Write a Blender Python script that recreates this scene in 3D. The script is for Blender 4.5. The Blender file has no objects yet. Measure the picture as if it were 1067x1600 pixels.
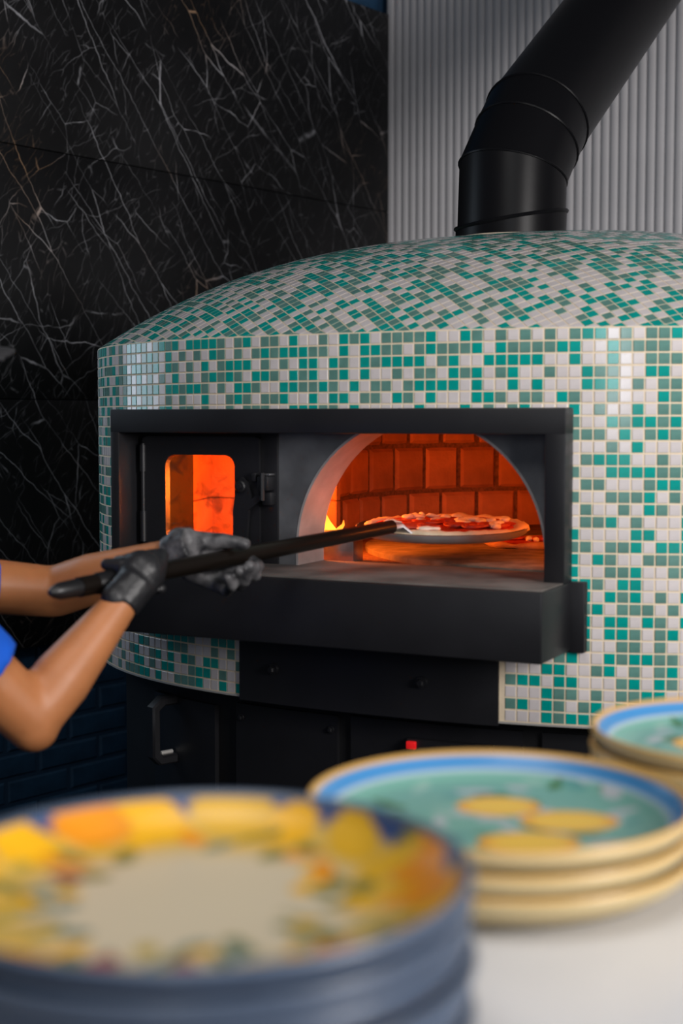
import bpy, bmesh, math, random
import numpy as np
from mathutils import Vector, Matrix
random.seed(7)
scene = bpy.context.scene
C = scene.collection

# ------------------------------------------------------------------ camera
ZC, PITCH, FPX = 1.5, math.radians(3.72), 2200.0
cam_d = bpy.data.cameras.new('camera'); cam = bpy.data.objects.new('camera', cam_d); C.objects.link(cam)
cam.location = (0, 0, ZC); cam.rotation_euler = (math.pi/2 - PITCH, 0, 0)
cam_d.sensor_fit = 'VERTICAL'; cam_d.sensor_height = 36.0; cam_d.sensor_width = 24.0
cam_d.lens = FPX/1600*36.0; cam_d.clip_start = .05
cam_d.dof.use_dof = True; cam_d.dof.focus_distance = 3.05; cam_d.dof.aperture_fstop = 3.0
scene.camera = cam

# ------------------------------------------------------------------ light and exposure
vs = scene.view_settings
vs.view_transform = 'Standard'; vs.look = 'None'; vs.gamma = 1.0; vs.use_curve_mapping = False; vs.exposure = 0.0
world = bpy.data.worlds.new('room_ambient'); scene.world = world; world.use_nodes = True
bg = world.node_tree.nodes['Background']; bg.inputs[0].default_value = (.80, .86, 1.0, 1); bg.inputs[1].default_value = .045
def area(name, loc, target, sx, sy, power, col):
    l = bpy.data.lights.new(name, 'AREA'); l.shape = 'RECTANGLE'; l.size = sx; l.size_y = sy; l.energy = power; l.color = col
    o = bpy.data.objects.new(name, l); C.objects.link(o); o.location = loc
    o.rotation_euler = (Vector(target)-Vector(loc)).to_track_quat('-Z', 'Y').to_euler(); return o
area('daylight_behind', (-.2, -2.2, 2.15), (-.1, 2.5, 1.5), .60, 1.4, 19, (.90, .95, 1.0))
area('daylight_side', (1.95, -.1, 2.1), (.5, 3.2, 1.6), 1.0, 1.2, 92, (1.0, .96, .94))
area('daylight_left', (-1.42, 3.22, 1.95), (-.2, 2.7, 1.75), .5, 1.1, 5, (.72, .86, 1.0))
area('ceiling_lamps', (-.3, .7, 3.1), (-.2, 1.2, 1.0), .9, .9, 16, (1.0, .97, .94))

# ------------------------------------------------------------------ helpers
def tag(o, label=None, cat=None, group=None, kind=None):
    if label: o['label'] = label
    if cat: o['category'] = cat
    if group: o['group'] = group
    if kind: o['kind'] = kind
    return o
def thing(name, loc, label, cat, group=None):
    o = bpy.data.objects.new(name, None); C.objects.link(o); o.location = loc; o.empty_display_size = .05
    return tag(o, label, cat, group)
def wloc(o):
    v = Vector((0, 0, 0))
    while o is not None:
        v += Vector(o.location); o = o.parent
    return v
def link(name, me, parent=None, mats=(), smooth=False):
    for m in mats: me.materials.append(m)
    if smooth:
        me.shade_smooth() if hasattr(me, 'shade_smooth') else me.polygons.foreach_set('use_smooth', [True]*len(me.polygons))
    o = bpy.data.objects.new(name, me); C.objects.link(o)
    if parent is not None: o.parent = parent
    return o
def mk(name, verts, faces, mat, parent=None, smooth=False, autos=None):
    """verts in world space"""
    base = wloc(parent) if parent is not None else Vector((0, 0, 0))
    me = bpy.data.meshes.new(name)
    me.from_pydata([tuple(Vector(v)-base) for v in verts], [], faces)
    bm = bmesh.new(); bm.from_mesh(me); bmesh.ops.recalc_face_normals(bm, faces=bm.faces); bm.to_mesh(me); bm.free()
    o = link(name, me, parent, [mat], smooth)
    if autos is not None and smooth: me.set_sharp_from_angle(angle=math.radians(autos))
    return o
def from_bm(name, bm, mat, parent=None, smooth=False, autos=35):
    base = wloc(parent) if parent is not None else Vector((0, 0, 0))
    bmesh.ops.recalc_face_normals(bm, faces=bm.faces)
    bmesh.ops.translate(bm, vec=-base, verts=bm.verts)
    me = bpy.data.meshes.new(name); bm.to_mesh(me); bm.free()
    o = link(name, me, parent, [mat], smooth)
    if smooth: me.set_sharp_from_angle(angle=math.radians(autos))
    return o
A = -.4602
T3 = Vector((math.cos(A), math.sin(A), 0)); N3 = Vector((math.sin(A), -math.cos(A), 0))
OC = Vector((.4842, 3.3826, 0)); RR, EPS = 1.0175, .0371
F0 = OC + N3*RR*(1-EPS)
def LP(u, v, z): return F0 + T3*u + N3*v + Vector((0, 0, z))       # oven face coordinates -> world
def PX(px, py, Y):                                                   # a point seen at (px,py) standing at depth Y
    dx = (px-533.5)/FPX; dy = -(py-800)/FPX
    d = Vector((dx, math.cos(PITCH)+dy*math.sin(PITCH), dy*math.cos(PITCH)-math.sin(PITCH)))
    return Vector((0, 0, ZC)) + d*(Y/d.y)
def bm_box(bm, u0, u1, v0, v1, z0, z1, fr=LP, bev=0.0):
    vs_ = [bm.verts.new(fr(u, v, z)) for u in (u0, u1) for v in (v0, v1) for z in (z0, z1)]
    fs = [(0, 1, 3, 2), (4, 6, 7, 5), (0, 4, 5, 1), (2, 3, 7, 6), (0, 2, 6, 4), (1, 5, 7, 3)]
    faces = [bm.faces.new([vs_[i] for i in f]) for f in fs]
    if bev:
        ed = list({e for f in faces for e in f.edges})
        bmesh.ops.bevel(bm, geom=ed, offset=bev, segments=2, affect='EDGES', profile=.5)
def box(name, u0, u1, v0, v1, z0, z1, mat, parent=None, fr=LP, bev=.002):
    bm = bmesh.new(); bm_box(bm, u0, u1, v0, v1, z0, z1, fr, bev); return from_bm(name, bm, mat, parent, True)
WP = lambda x, y, z: Vector((x, y, z))
def bm_tube(bm, pts, radii, seg=16, caps=True):
    pts = [Vector(p) for p in pts]; n = len(pts); rings = []
    dirs = []
    for i in range(n):
        a = (pts[i]-pts[i-1]).normalized() if i else (pts[1]-pts[0]).normalized()
        b = (pts[i+1]-pts[i]).normalized() if i < n-1 else a
        dirs.append((a+b).normalized())
    up = Vector((0, 0, 1)) if abs(dirs[0].z) < .9 else Vector((1, 0, 0))
    x = (up - dirs[0]*up.dot(dirs[0])).normalized()
    for i in range(n):
        x = (x - dirs[i]*x.dot(dirs[i])).normalized(); y = dirs[i].cross(x)
        r = radii[i] if hasattr(radii, '__len__') else radii
        rings.append([bm.verts.new(pts[i]+(x*math.cos(2*math.pi*k/seg)+y*math.sin(2*math.pi*k/seg))*r) for k in range(seg)])
    for a, b in zip(rings[:-1], rings[1:]):
        for k in range(seg): bm.faces.new((a[k], a[(k+1) % seg], b[(k+1) % seg], b[k]))
    if caps: bm.faces.new(rings[0][::-1]); bm.faces.new(rings[-1])
def tube(name, pts, radii, mat, parent=None, seg=16, autos=40):
    bm = bmesh.new(); bm_tube(bm, pts, radii, seg); return from_bm(name, bm, mat, parent, True, autos)
def prism(name, outline, d0, d1, mat, parent=None, fr=LP, smooth=False):
    """outline of (u,z), extruded along v from d0 to d1"""
    n = len(outline)
    vs_ = [fr(u, d0, z) for u, z in outline]+[fr(u, d1, z) for u, z in outline]
    fs = [tuple(range(n)), tuple(range(2*n-1, n-1, -1))]+[(i, (i+1) % n, n+(i+1) % n, n+i) for i in range(n)]
    return mk(name, vs_, fs, mat, parent, smooth, 35)
def ring_prism(name, outer, inner, d0, d1, mat, parent=None, fr=LP):
    n = len(outer); vs_ = []
    for d in (d0, d1):
        for ring in (outer, inner): vs_ += [fr(u, d, z) for u, z in ring]
    fs = []
    for i in range(n):
        j = (i+1) % n
        fs += [(i, j, n+j, n+i), (2*n+i, 3*n+i, 3*n+j, 2*n+j), (i, 2*n+i, 2*n+j, j), (n+i, n+j, 3*n+j, 3*n+i)]
    return mk(name, vs_, fs, mat, parent)
def rrect(u0, u1, z0, z1, r, seg=6):
    pts = []
    for cx, cz, a0 in ((u1-r, z1-r, 0), (u0+r, z1-r, 90), (u0+r, z0+r, 180), (u1-r, z0+r, 270)):
        for k in range(seg+1):
            a = math.radians(a0+90*k/seg); pts.append((cx+r*math.cos(a), cz+r*math.sin(a)))
    return pts
def lathe(name, prof, center, mat, parent=None, seg=64, autos=40, mats=None):
    """prof list of (r,z) ; open profile from axis or ring"""
    bm = bmesh.new(); rings = []
    for r, z in prof:
        if r < 1e-6: rings.append([bm.verts.new((center[0], center[1], center[2]+z))])
        else: rings.append([bm.verts.new((center[0]+r*math.cos(2*math.pi*k/seg), center[1]+r*math.sin(2*math.pi*k/seg), center[2]+z)) for k in range(seg)])
    for a, b in zip(rings[:-1], rings[1:]):
        for k in range(seg):
            k2 = (k+1) % seg
            if len(a) == 1: bm.faces.new((a[0], b[k], b[k2]))
            elif len(b) == 1: bm.faces.new((a[k], a[k2], b[0]))
            else: bm.faces.new((a[k], a[k2], b[k2], b[k]))
    return from_bm(name, bm, mat, parent, True, autos)
def noise_disp(o, amp, scale, seed=0):
    from mathutils import noise
    for v in o.data.vertices:
        p = v.co*scale + Vector((seed*7.3, seed*3.1, seed*5.7))
        v.co += v.normal*amp*noise.noise(p)

# ------------------------------------------------------------------ materials
def mat(name, col, rough=.5, metal=0., spec=.5, var=0., vscale=20., bump=0., bscale=60., coat=0., emis=None, estr=0., detail=4, col2=None, sss=0., objvar=0.):
    m = bpy.data.materials.new(name); m.use_nodes = True; nt = m.node_tree; b = nt.nodes['Principled BSDF']
    b.inputs['Base Color'].default_value = (*col, 1); b.inputs['Roughness'].default_value = rough; b.inputs['Metallic'].default_value = metal
    b.inputs['Specular IOR Level'].default_value = spec; b.inputs['Coat Weight'].default_value = coat; b.inputs['Coat Roughness'].default_value = .08
    if sss: b.inputs['Subsurface Weight'].default_value = sss; b.inputs['Subsurface Radius'].default_value = (.012, .005, .003)
    tc = nt.nodes.new('ShaderNodeTexCoord')
    last = None
    if var or col2:
        n = nt.nodes.new('ShaderNodeTexNoise'); n.inputs['Scale'].default_value = vscale; n.inputs['Detail'].default_value = detail
        nt.links.new(tc.outputs['Object'], n.inputs['Vector'])
        mx = nt.nodes.new('ShaderNodeMix'); mx.data_type = 'RGBA'
        c2 = col2 if col2 else tuple(c*(1-var) for c in col); c1 = col if col2 else tuple(min(1, c*(1+var)) for c in col)
        mx.inputs['A'].default_value = (*c1, 1); mx.inputs['B'].default_value = (*c2, 1)
        mr = nt.nodes.new('ShaderNodeMapRange'); mr.inputs[1].default_value = .35; mr.inputs[2].default_value = .65
        nt.links.new(n.outputs['Fac'], mr.inputs[0]); nt.links.new(mr.outputs[0], mx.inputs['Factor'])
        last = mx.outputs['Result']; nt.links.new(last, b.inputs['Base Color'])
    if objvar:
        oi = nt.nodes.new('ShaderNodeObjectInfo'); hs = nt.nodes.new('ShaderNodeHueSaturation')
        mr2 = nt.nodes.new('ShaderNodeMapRange'); mr2.inputs[3].default_value = 1-objvar; mr2.inputs[4].default_value = 1+objvar
        nt.links.new(oi.outputs['Random'], mr2.inputs[0]); nt.links.new(mr2.outputs[0], hs.inputs['Value'])
        if last: nt.links.new(last, hs.inputs['Color'])
        else: hs.inputs['Color'].default_value = (*col, 1)
        nt.links.new(hs.outputs[0], b.inputs['Base Color'])
    if bump:
        n2 = nt.nodes.new('ShaderNodeTexNoise'); n2.inputs['Scale'].default_value = bscale; n2.inputs['Detail'].default_value = 3
        nt.links.new(tc.outputs['Object'], n2.inputs['Vector'])
        bp = nt.nodes.new('ShaderNodeBump'); bp.inputs['Strength'].default_value = bump; bp.inputs['Distance'].default_value = .003
        nt.links.new(n2.outputs['Fac'], bp.inputs['Height']); nt.links.new(bp.outputs[0], b.inputs['Normal'])
    if emis: b.inputs['Emission Color'].default_value = (*emis, 1); b.inputs['Emission Strength'].default_value = estr
    return m
M_tileW = mat('glass_tile_white', (.60, .555, .555), .17, coat=.35, var=.05, vscale=35, objvar=.05)
M_tileT = mat('glass_tile_teal', (.0, .285, .25), .17, coat=.35, var=.08, vscale=35, objvar=.07)
M_tileG = mat('glass_tile_grey_green', (.105, .235, .205), .17, coat=.35, var=.10, vscale=40, objvar=.08)
M_grout = mat('grout_cream', (.74, .61, .44), .85, bump=.2, bscale=200)
M_black = mat('black_powder_coated_steel', (.010, .010, .012), .42, spec=.45, var=.15, vscale=8, bump=.05, bscale=300)
M_black2 = mat('black_matt_steel', (.008, .008, .009), .55, spec=.35, var=.2, vscale=5)
M_flue = mat('black_flue_enamel', (.0045, .0045, .0055), .36, spec=.14, bump=.04, bscale=40)
M_plate = mat('dark_rolled_steel', (.13, .135, .145), .42, metal=.35, var=.25, vscale=12, bump=.05, bscale=40)
M_sleeve = mat('brushed_stainless_steel', (.46, .43, .42), .48, metal=.55, var=.12, vscale=18)
M_hearth = mat('dusty_hearth_plate', (.125, .11, .10), .6, var=.4, vscale=9, detail=7, bump=.15, bscale=90)
M_deck = mat('oven_stone', (.22, .17, .13), .8, var=.3, vscale=25, detail=7, bump=.4, bscale=160)
M_brick = mat('fire_brick', (.56, .22, .10), .9, var=.18, vscale=14, bump=.6, bscale=120, objvar=.14)
M_mortar = mat('dark_oven_mortar', (.22, .10, .055), .95, var=.3, vscale=120, bump=.9, bscale=150)
M_steel = mat('worn_steel', (.32, .32, .33), .35, metal=.9, var=.15, vscale=30)
M_trim = mat('pale_metal_edge', (.55, .53, .50), .4, metal=.4)
M_white = mat('white_fluted_panel_paint', (.60, .585, .60), .5, var=.03, vscale=6)
M_navy = mat('navy_painted_brick', (.020, .072, .150), .55, var=.25, vscale=12, bump=.7, bscale=60, objvar=.08)
M_navyj = mat('navy_painted_joint', (.016, .056, .120), .7, bump=.3)
M_floor = mat('dark_floor_tile', (.05, .048, .046), .5, var=.2, vscale=4)

def marble_mat():
    m = bpy.data.materials.new('black_veined_marble'); m.use_nodes = True; nt = m.node_tree; b = nt.nodes['Principled BSDF']
    b.inputs['Roughness'].default_value = .36; b.inputs['Specular IOR Level'].default_value = .26
    g = nt.nodes.new('ShaderNodeNewGeometry'); mp = nt.nodes.new('ShaderNodeMapping'); mp.vector_type = 'POINT'
    # rotate the wall plane onto xy-like coordinates: along-wall, height
    mp.inputs['Rotation'].default_value = (0, 0, -math.radians(49.8))
    nt.links.new(g.outputs['Position'], mp.inputs['Vector'])
    sp = nt.nodes.new('ShaderNodeSeparateXYZ'); nt.links.new(mp.outputs[0], sp.inputs[0])
    cb = nt.nodes.new('ShaderNodeCombineXYZ'); nt.links.new(sp.outputs['X'], cb.inputs['X']); nt.links.new(sp.outputs['Z'], cb.inputs['Y'])
    def math_(op, a, bb=None, c=None):
        n = nt.nodes.new('ShaderNodeMath'); n.operation = op
        for i, v in enumerate((a, bb, c)):
            if v is None: continue
            if isinstance(v, (int, float)): n.inputs[i].default_value = v
            else: nt.links.new(v, n.inputs[i])
        return n.outputs[0]
    def warp(scale, amp, src):
        n = nt.nodes.new('ShaderNodeTexNoise'); n.inputs['Scale'].default_value = scale; n.inputs['Detail'].default_value = 4
        nt.links.new(src, n.inputs['Vector'])
        s = nt.nodes.new('ShaderNodeVectorMath'); s.operation = 'SUBTRACT'; nt.links.new(n.outputs['Color'], s.inputs[0]); s.inputs[1].default_value = (.5, .5, .5)
        k = nt.nodes.new('ShaderNodeVectorMath'); k.operation = 'SCALE'; nt.links.new(s.outputs[0], k.inputs[0]); k.inputs['Scale'].default_value = amp
        a = nt.nodes.new('ShaderNodeVectorMath'); a.operation = 'ADD'; nt.links.new(src, a.inputs[0]); nt.links.new(k.outputs[0], a.inputs[1]); return a.outputs[0]
    def rot(src, ang, sc):
        n = nt.nodes.new('ShaderNodeMapping'); n.vector_type = 'TEXTURE'; n.inputs['Rotation'].default_value = (0, 0, math.radians(ang)); n.inputs['Scale'].default_value = sc
        nt.links.new(src, n.inputs['Vector']); return n.outputs[0]
    def cracks(src, ang, sc, width, warpamp, mscale, mlo, mhi, off):
        w = rot(warp(3.0, warpamp, src), ang, sc)
        o = nt.nodes.new('ShaderNodeVectorMath'); o.operation = 'ADD'; nt.links.new(w, o.inputs[0]); o.inputs[1].default_value = (off, off*1.7, off*.3)
        v = nt.nodes.new('ShaderNodeTexVoronoi'); v.feature = 'DISTANCE_TO_EDGE'; v.inputs['Scale'].default_value = 1.0; nt.links.new(o.outputs[0], v.inputs['Vector'])
        mr = nt.nodes.new('ShaderNodeMapRange'); mr.inputs[1].default_value = 0; mr.inputs[2].default_value = width; mr.inputs[3].default_value = 1; mr.inputs[4].default_value = 0; nt.links.new(v.outputs['Distance'], mr.inputs[0])
        n = nt.nodes.new('ShaderNodeTexNoise'); n.inputs['Scale'].default_value = mscale; n.inputs['Detail'].default_value = 3; nt.links.new(o.outputs[0], n.inputs['Vector'])
        mm = nt.nodes.new('ShaderNodeMapRange'); mm.inputs[1].default_value = mlo; mm.inputs[2].default_value = mhi; nt.links.new(n.outputs['Fac'], mm.inputs[0])
        return math_('MULTIPLY', mr.outputs[0], mm.outputs[0])
    src = warp(22.0, .016, cb.outputs[0])
    a = cracks(src, -52, (.60, .095, 1), .010, .05, 1.4, .42, .62, 1.3)
    b2 = cracks(src, -58, (.36, .14, 1), .0065, .11, 1.8, .45, .64, 5.1)
    c = cracks(src, 40, (.44, .115, 1), .008, .14, 2.4, .46, .66, 9.7)
    d = cracks(src, 62, (.10, .022, 1), .035, .12, 1.3, .46, .72, 3.7)
    s = math_('ADD', math_('MULTIPLY', a, 1.), math_('MULTIPLY', b2, 1.)); s = math_('ADD', s, math_('MULTIPLY', c, .5)); s = math_('ADD', s, math_('MULTIPLY', d, .26))
    s = math_('MINIMUM', s, 1.0)
    cl = nt.nodes.new('ShaderNodeTexNoise'); cl.inputs['Scale'].default_value = 1.6; cl.inputs['Detail'].default_value = 6; nt.links.new(src, cl.inputs['Vector'])
    cr = nt.nodes.new('ShaderNodeValToRGB'); cr.color_ramp.elements[0].position = .35; cr.color_ramp.elements[0].color = (.0032, .0032, .0036, 1); cr.color_ramp.elements[1].position = .7; cr.color_ramp.elements[1].color = (.015, .015, .016, 1)
    nt.links.new(cl.outputs['Fac'], cr.inputs[0])
    rn = nt.nodes.new('ShaderNodeTexNoise'); rn.inputs['Scale'].default_value = 2.3; nt.links.new(src, rn.inputs['Vector'])
    vc = nt.nodes.new('ShaderNodeValToRGB'); vc.color_ramp.elements[0].position = .55; vc.color_ramp.elements[0].color = (.46, .46, .49, 1); vc.color_ramp.elements[1].position = .68; vc.color_ramp.elements[1].color = (.44, .27, .16, 1)
    nt.links.new(rn.outputs['Fac'], vc.inputs[0])
    mx = nt.nodes.new('ShaderNodeMix'); mx.data_type = 'RGBA'; nt.links.new(s, mx.inputs['Factor']); nt.links.new(cr.outputs[0], mx.inputs['A']); nt.links.new(vc.outputs[0], mx.inputs['B'])
    nt.links.new(mx.outputs['Result'], b.inputs['Base Color'])
    return m
M_marble = marble_mat()
def counter_mat():
    m = mat('white_marble_worktop', (.72, .72, .73), .25, col2=(.64, .64, .655), vscale=3)
    return m
M_counter = counter_mat()
def glass_mat():
    m = bpy.data.materials.new('sooty_door_glass'); m.use_nodes = True; nt = m.node_tree; b = nt.nodes['Principled BSDF']
    b.inputs['Base Color'].default_value = (1, .93, .86, 1); b.inputs['Transmission Weight'].default_value = 1; b.inputs['Roughness'].default_value = .03; b.inputs['IOR'].default_value = 1.1
    d = nt.nodes.new('ShaderNodeBsdfDiffuse'); d.inputs[0].default_value = (.05, .03, .02, 1)
    tc = nt.nodes.new('ShaderNodeTexCoord'); n = nt.nodes.new('ShaderNodeTexNoise'); n.inputs['Scale'].default_value = 26; n.inputs['Detail'].default_value = 6; n.inputs['Distortion'].default_value = 1.2
    nt.links.new(tc.outputs['Object'], n.inputs['Vector'])
    r = nt.nodes.new('ShaderNodeMapRange'); r.inputs[1].default_value = .52; r.inputs[2].default_value = .75; r.inputs[4].default_value = .55; nt.links.new(n.outputs['Fac'], r.inputs[0])
    mx = nt.nodes.new('ShaderNodeMixShader'); nt.links.new(r.outputs[0], mx.inputs[0]); nt.links.new(b.outputs[0], mx.inputs[1]); nt.links.new(d.outputs[0], mx.inputs[2])
    nt.links.new(mx.outputs[0], nt.nodes['Material Output'].inputs['Surface']); return m
M_glass = glass_mat()
def attr_mat(name, rough, coat):
    m = mat(name, (1, 1, 1), rough, coat=coat); nt = m.node_tree
    a = nt.nodes.new('ShaderNodeAttribute'); a.attribute_name = 'paint'; nt.links.new(a.outputs['Color'], nt.nodes['Principled BSDF'].inputs['Base Color']); return m
M_paint = attr_mat('hand_painted_glaze', .35, .05)

# ------------------------------------------------------------------ the setting
box('floor', -6, 6, -4, 8, -.05, 0, M_floor, fr=WP, bev=0)['kind'] = 'structure'
WA = math.radians(49.8)
CR = Vector((PX(610, 200, 5.2).x, 5.2, 0))
MD = Vector((-math.cos(WA), -math.sin(WA), 0)); MN = Vector((math.sin(WA), -math.cos(WA), 0))   # along the marble wall away from the corner ; its normal
WD = Vector((math.sin(WA), -math.cos(WA), 0)); WN = Vector((-math.cos(WA), -math.sin(WA), 0))   # along the fluted wall ; its normal
ML = lambda s, d, z: CR + MD*s + MN*d + Vector((0, 0, z))
WL = lambda s, d, z: CR + WD*s + WN*d + Vector((0, 0, z))
wl = thing('wall_left', ML(1.05, -.04, 0), None, None); wl['kind'] = 'structure'
box('masonry', -.3, 2.16, -.24, -.052, 0, 3.9, M_navyj, wl, ML, 0)
box('window_pier', 2.72, 3.6, -.24, -.052, 0, 3.9, M_navyj, wl, ML, 0)
box('window_apron', 2.16, 2.72, -.24, -.052, 0, 1.2, M_navyj, wl, ML, 0)
box('window_header', 2.16, 2.72, -.24, -.052, 2.7, 3.9, M_navyj, wl, ML, 0)
for k, (z0, z1) in enumerate(((.86, 1.558), (1.5605, 2.2555), (2.258, 2.963))):
    box('marble_slab', -.02, 2.14, -.03, 0, z0, z1, M_marble, wl, ML, .0012)
def brick_mesh(name, l, h, d, m, r=.006):
    bm = bmesh.new(); bm_box(bm, -l/2, l/2, -d, 0, -h/2, h/2, WP, 0)
    ed = [e for e in bm.edges if all(v.co.y > -1e-5 for v in e.verts)]
    bmesh.ops.bevel(bm, geom=ed, offset=r, segments=1, affect='EDGES'); bmesh.ops.recalc_face_normals(bm, faces=bm.faces)
    me = bpy.data.meshes.new(name); bm.to_mesh(me); bm.free(); me.materials.append(m); return me
nb = brick_mesh('painted_brick', .213, .064, .02, M_navy)
def put(name, me, parent, loc, rotz, scale=None, tilt=0):
    o = bpy.data.objects.new(name, me); C.objects.link(o); o.parent = parent; o.location = Vector(loc)-wloc(parent); o.rotation_euler = (tilt, 0, rotz)
    if scale: o.scale = scale
    return o
mrot = math.atan2(-MN.x, MN.y)
for row in range(11):
    z = .07+row*.0745
    if z+.032 > .858: break
    for k in range(10):
        s = .12+k*.2245+(row % 2)*.112
        if s < 2.05: put('painted_brick', nb, wl, ML(s, -.046+random.uniform(-.0015, .0015), z), mrot)
for row in range(3):
    for k in range(6):
        s = .12+k*.2245+(row % 2)*.112
        if s < 1.4: put('painted_brick', nb, wl, ML(s, -.046+random.uniform(-.0015, .0015), 3.002+row*.0745), mrot)
wr = thing('wall_right', WL(1.2, -.05, 0), None, None); wr['kind'] = 'structure'
box('panel_backing', -.02, 3.2, -.12, -.004, 0, 3.9, M_white, wr, WL, 0)
FW = .0327
def flute_mesh():
    pr = []; K = 8
    for k in range(K+1):
        a = math.pi*k/K; pr.append((-math.cos(a)*FW*.485, -.004+math.sin(a)*.0105))
    vs_ = [(x, y, 0) for x, y in pr]+[(x, y, 3.9) for x, y in pr]; n = K+1
    fs = [(k, k+1, n+k+1, n+k) for k in range(K)]+[tuple(range(n))[::-1], tuple(range(n, 2*n))]
    me = bpy.data.meshes.new('flute'); me.from_pydata(vs_, [], fs); me.polygons.foreach_set('use_smooth', [True]*K+[False]*2); me.materials.append(M_white); return me
fm = flute_mesh(); wrot = math.atan2(-WN.x, WN.y)
for k in range(84): put('flute', fm, wr, WL(.034+FW*k, 0, 0), wrot)
box('edge_strip', -.006, .016, -.02, .012, 0, 3.9, M_white, wr, WL, .003)

# ------------------------------------------------------------------ pizza oven
ZT, ZB, DH = 1.656, .981, .262
oven = thing('pizza_oven', (OC.x, OC.y, 0), 'round pizza oven clad in teal, grey and white mosaic with a black steel mouth', 'oven')
def crad(th): return RR*(1-EPS*math.cos(4*th))
def cpt(th, z, off=0.0, sc=1.0):
    r = crad(th)*sc; a = th+A
    p = Vector((OC.x+r*math.sin(a), OC.y-r*math.cos(a), z))
    if off: p += cnorm(th)*off
    return p
def cnorm(th):
    e = 1e-4; r0, r1 = crad(th-e), crad(th+e)
    p0 = Vector((r0*math.sin(th-e+A), -r0*math.cos(th-e+A), 0)); p1 = Vector((r1*math.sin(th+e+A), -r1*math.cos(th+e+A), 0))
    t = (p1-p0).normalized(); return Vector((t.y, -t.x, 0))
def lu(p): return (p-F0).dot(T3)
def lv(p): return (p-F0).dot(N3)
FU0, FU1, FZ0, FZ1 = -.552, .364, 1.227, 1.5215           # outer edges of the black mouth frame
AP0, AP1 = math.radians(-15.97), math.radians(14.1)         # apron plate under the shelf
def in_mouth(p, m=.012):
    u = lu(p)
    return FU0+m < u < FU1-m and lv(p) > -.6 and 1.11+m < p.z < FZ1-m
# grout shell of the drum, with the mouth left open
NTH, NZ = 180, 32; vs_ = []; fs = []
for j in range(NZ+1):
    for i in range(NTH): vs_.append(cpt(-math.pi+2*math.pi*i/NTH, ZB+(ZT-ZB)*j/NZ))
for j in range(NZ):
    for i in range(NTH):
        i2 = (i+1) % NTH; c = (vs_[j*NTH+i]+vs_[j*NTH+i2]+vs_[(j+1)*NTH+i]+vs_[(j+1)*NTH+i2])/4
        if not in_mouth(c): fs.append((j*NTH+i, j*NTH+i2, (j+1)*NTH+i2, (j+1)*NTH+i))
mk('drum_shell', vs_, fs, M_grout, oven, True)
# dome
def dome_h(q): return DH*(1-min(q, 1)**2.7)
vs_ = [Vector((OC.x, OC.y, ZT+DH))]; fs = []; NQ = 40
for j in range(1, NQ+1):
    for i in range(NTH):
        th = -math.pi+2*math.pi*i/NTH; vs_.append(cpt(th, ZT+dome_h(j/NQ), sc=j/NQ))
for i in range(NTH): fs.append((0, 1+i, 1+(i+1) % NTH))
for j in range(NQ-1):
    for i in range(NTH):
        a = 1+j*NTH; b = a+NTH; i2 = (i+1) % NTH; fs.append((a+i, b+i, b+i2, a+i2))
mk('dome_shell', vs_, fs, M_grout, oven, True)
# ---- mosaic
PIT = .0209; TS = .0181
ths = np.radians(np.linspace(-110, 110, 4401)); rs = RR*(1-EPS*np.cos(4*ths))
cxs = rs*np.sin(ths+A); cys = -rs*np.cos(ths+A); arc = np.concatenate([[0], np.cumsum(np.hypot(np.diff(cxs), np.diff(cys)))])
KNOWN = {}
rows = ["GWTGTGWGTGTWTTTTGWGTWGGWTWWGWTGTWGGGGTWWTGWGWGWGWGTTWGWGGT",
        "GWGGWGTGWTWGWGWTGWGWGTGTTTGGWTWTTGGWGTGGGTWTGGGGTTWWTGGGGW",
        "GTWTTGGTWTGWGWTWGTTTWGWGWTTWTGWTGTTTTWGTWWTTTTTWWTWWTWWGGG",
        "GGGWTWGWGWTWGWGTGTGWTTGWTGTWGTWTWWGWGGWTGTWGTWWGWWTGGWWTTW",
        "WGGWGTGTWTTGTTGWGWTTGWWTTGGTGWTWGGWGTTTTWTWWTWTWWWTTTWGWGG",
        "WTWTWGGWWGWGWWTWWGTGWGGTWWTWTTWGGWTGWTWWWTTGWGGWTGWWGWWWTG"]
for r_, s_ in enumerate(rows):
    for c_, ch in enumerate(s_): KNOWN[(r_, c_)] = ch
blk = ["TWGWWTWGG", "GWWTGTTGT", "GGGWTWGTG", "WWWGWTWWW", "WGTTTWWGW", "GWWTTTTGG", "WGGWWWGTT", "GWWGGGTWG", "WGWWGWTGW", "WGGTWGWWW",
       "TWWWWTTWW", "GGWGGTWTT", "TWTGWWGGG", "TWWGGTWWG", "TTGWTTWWW", "WTWTGTWGW", "WGTWGGGWG", "TTWTTWTGW", "GTWTTGWGT", "WGWWGGWGW", "TWWTGTTGG", "WWGTWGWGT", "TWWWGTWTG", "GWGWGGTTW", "WGTWTGWGT", "TTGTWGTWG"]
for r_, s_ in enumerate(blk):
    for c_, ch in enumerate(s_): KNOWN[(r_+6, c_+49)] = ch
def rnd(): 
    x = random.random(); return 'W' if x < .43 else ('T' if x < .72 else 'G')
tiles = []   # each: (center, tangent, bitangent, normal, colour)
for c in range(-52, 110):
    s0 = 1.288+(c+.5)*PIT
    if s0 < .02 or s0 > arc[-1]-.02: continue
    th = float(np.interp(s0, arc, ths)); n = cnorm(th); t = Vector((-n.y, n.x, 0))
    for r in range(32):
        ch = KNOWN.get((r, c)) or rnd()
        p = cpt(th, ZT-.0004-(r+.5)*(ZT-ZB-.0008)/32)
        if in_mouth(p, .010): continue
        if AP0 < th < AP1 and p.z < 1.112: continue
        tiles.append((p, t, Vector((0, 0, 1)), n, ch))
cp = Vector((0, 0, ZC))
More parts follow.
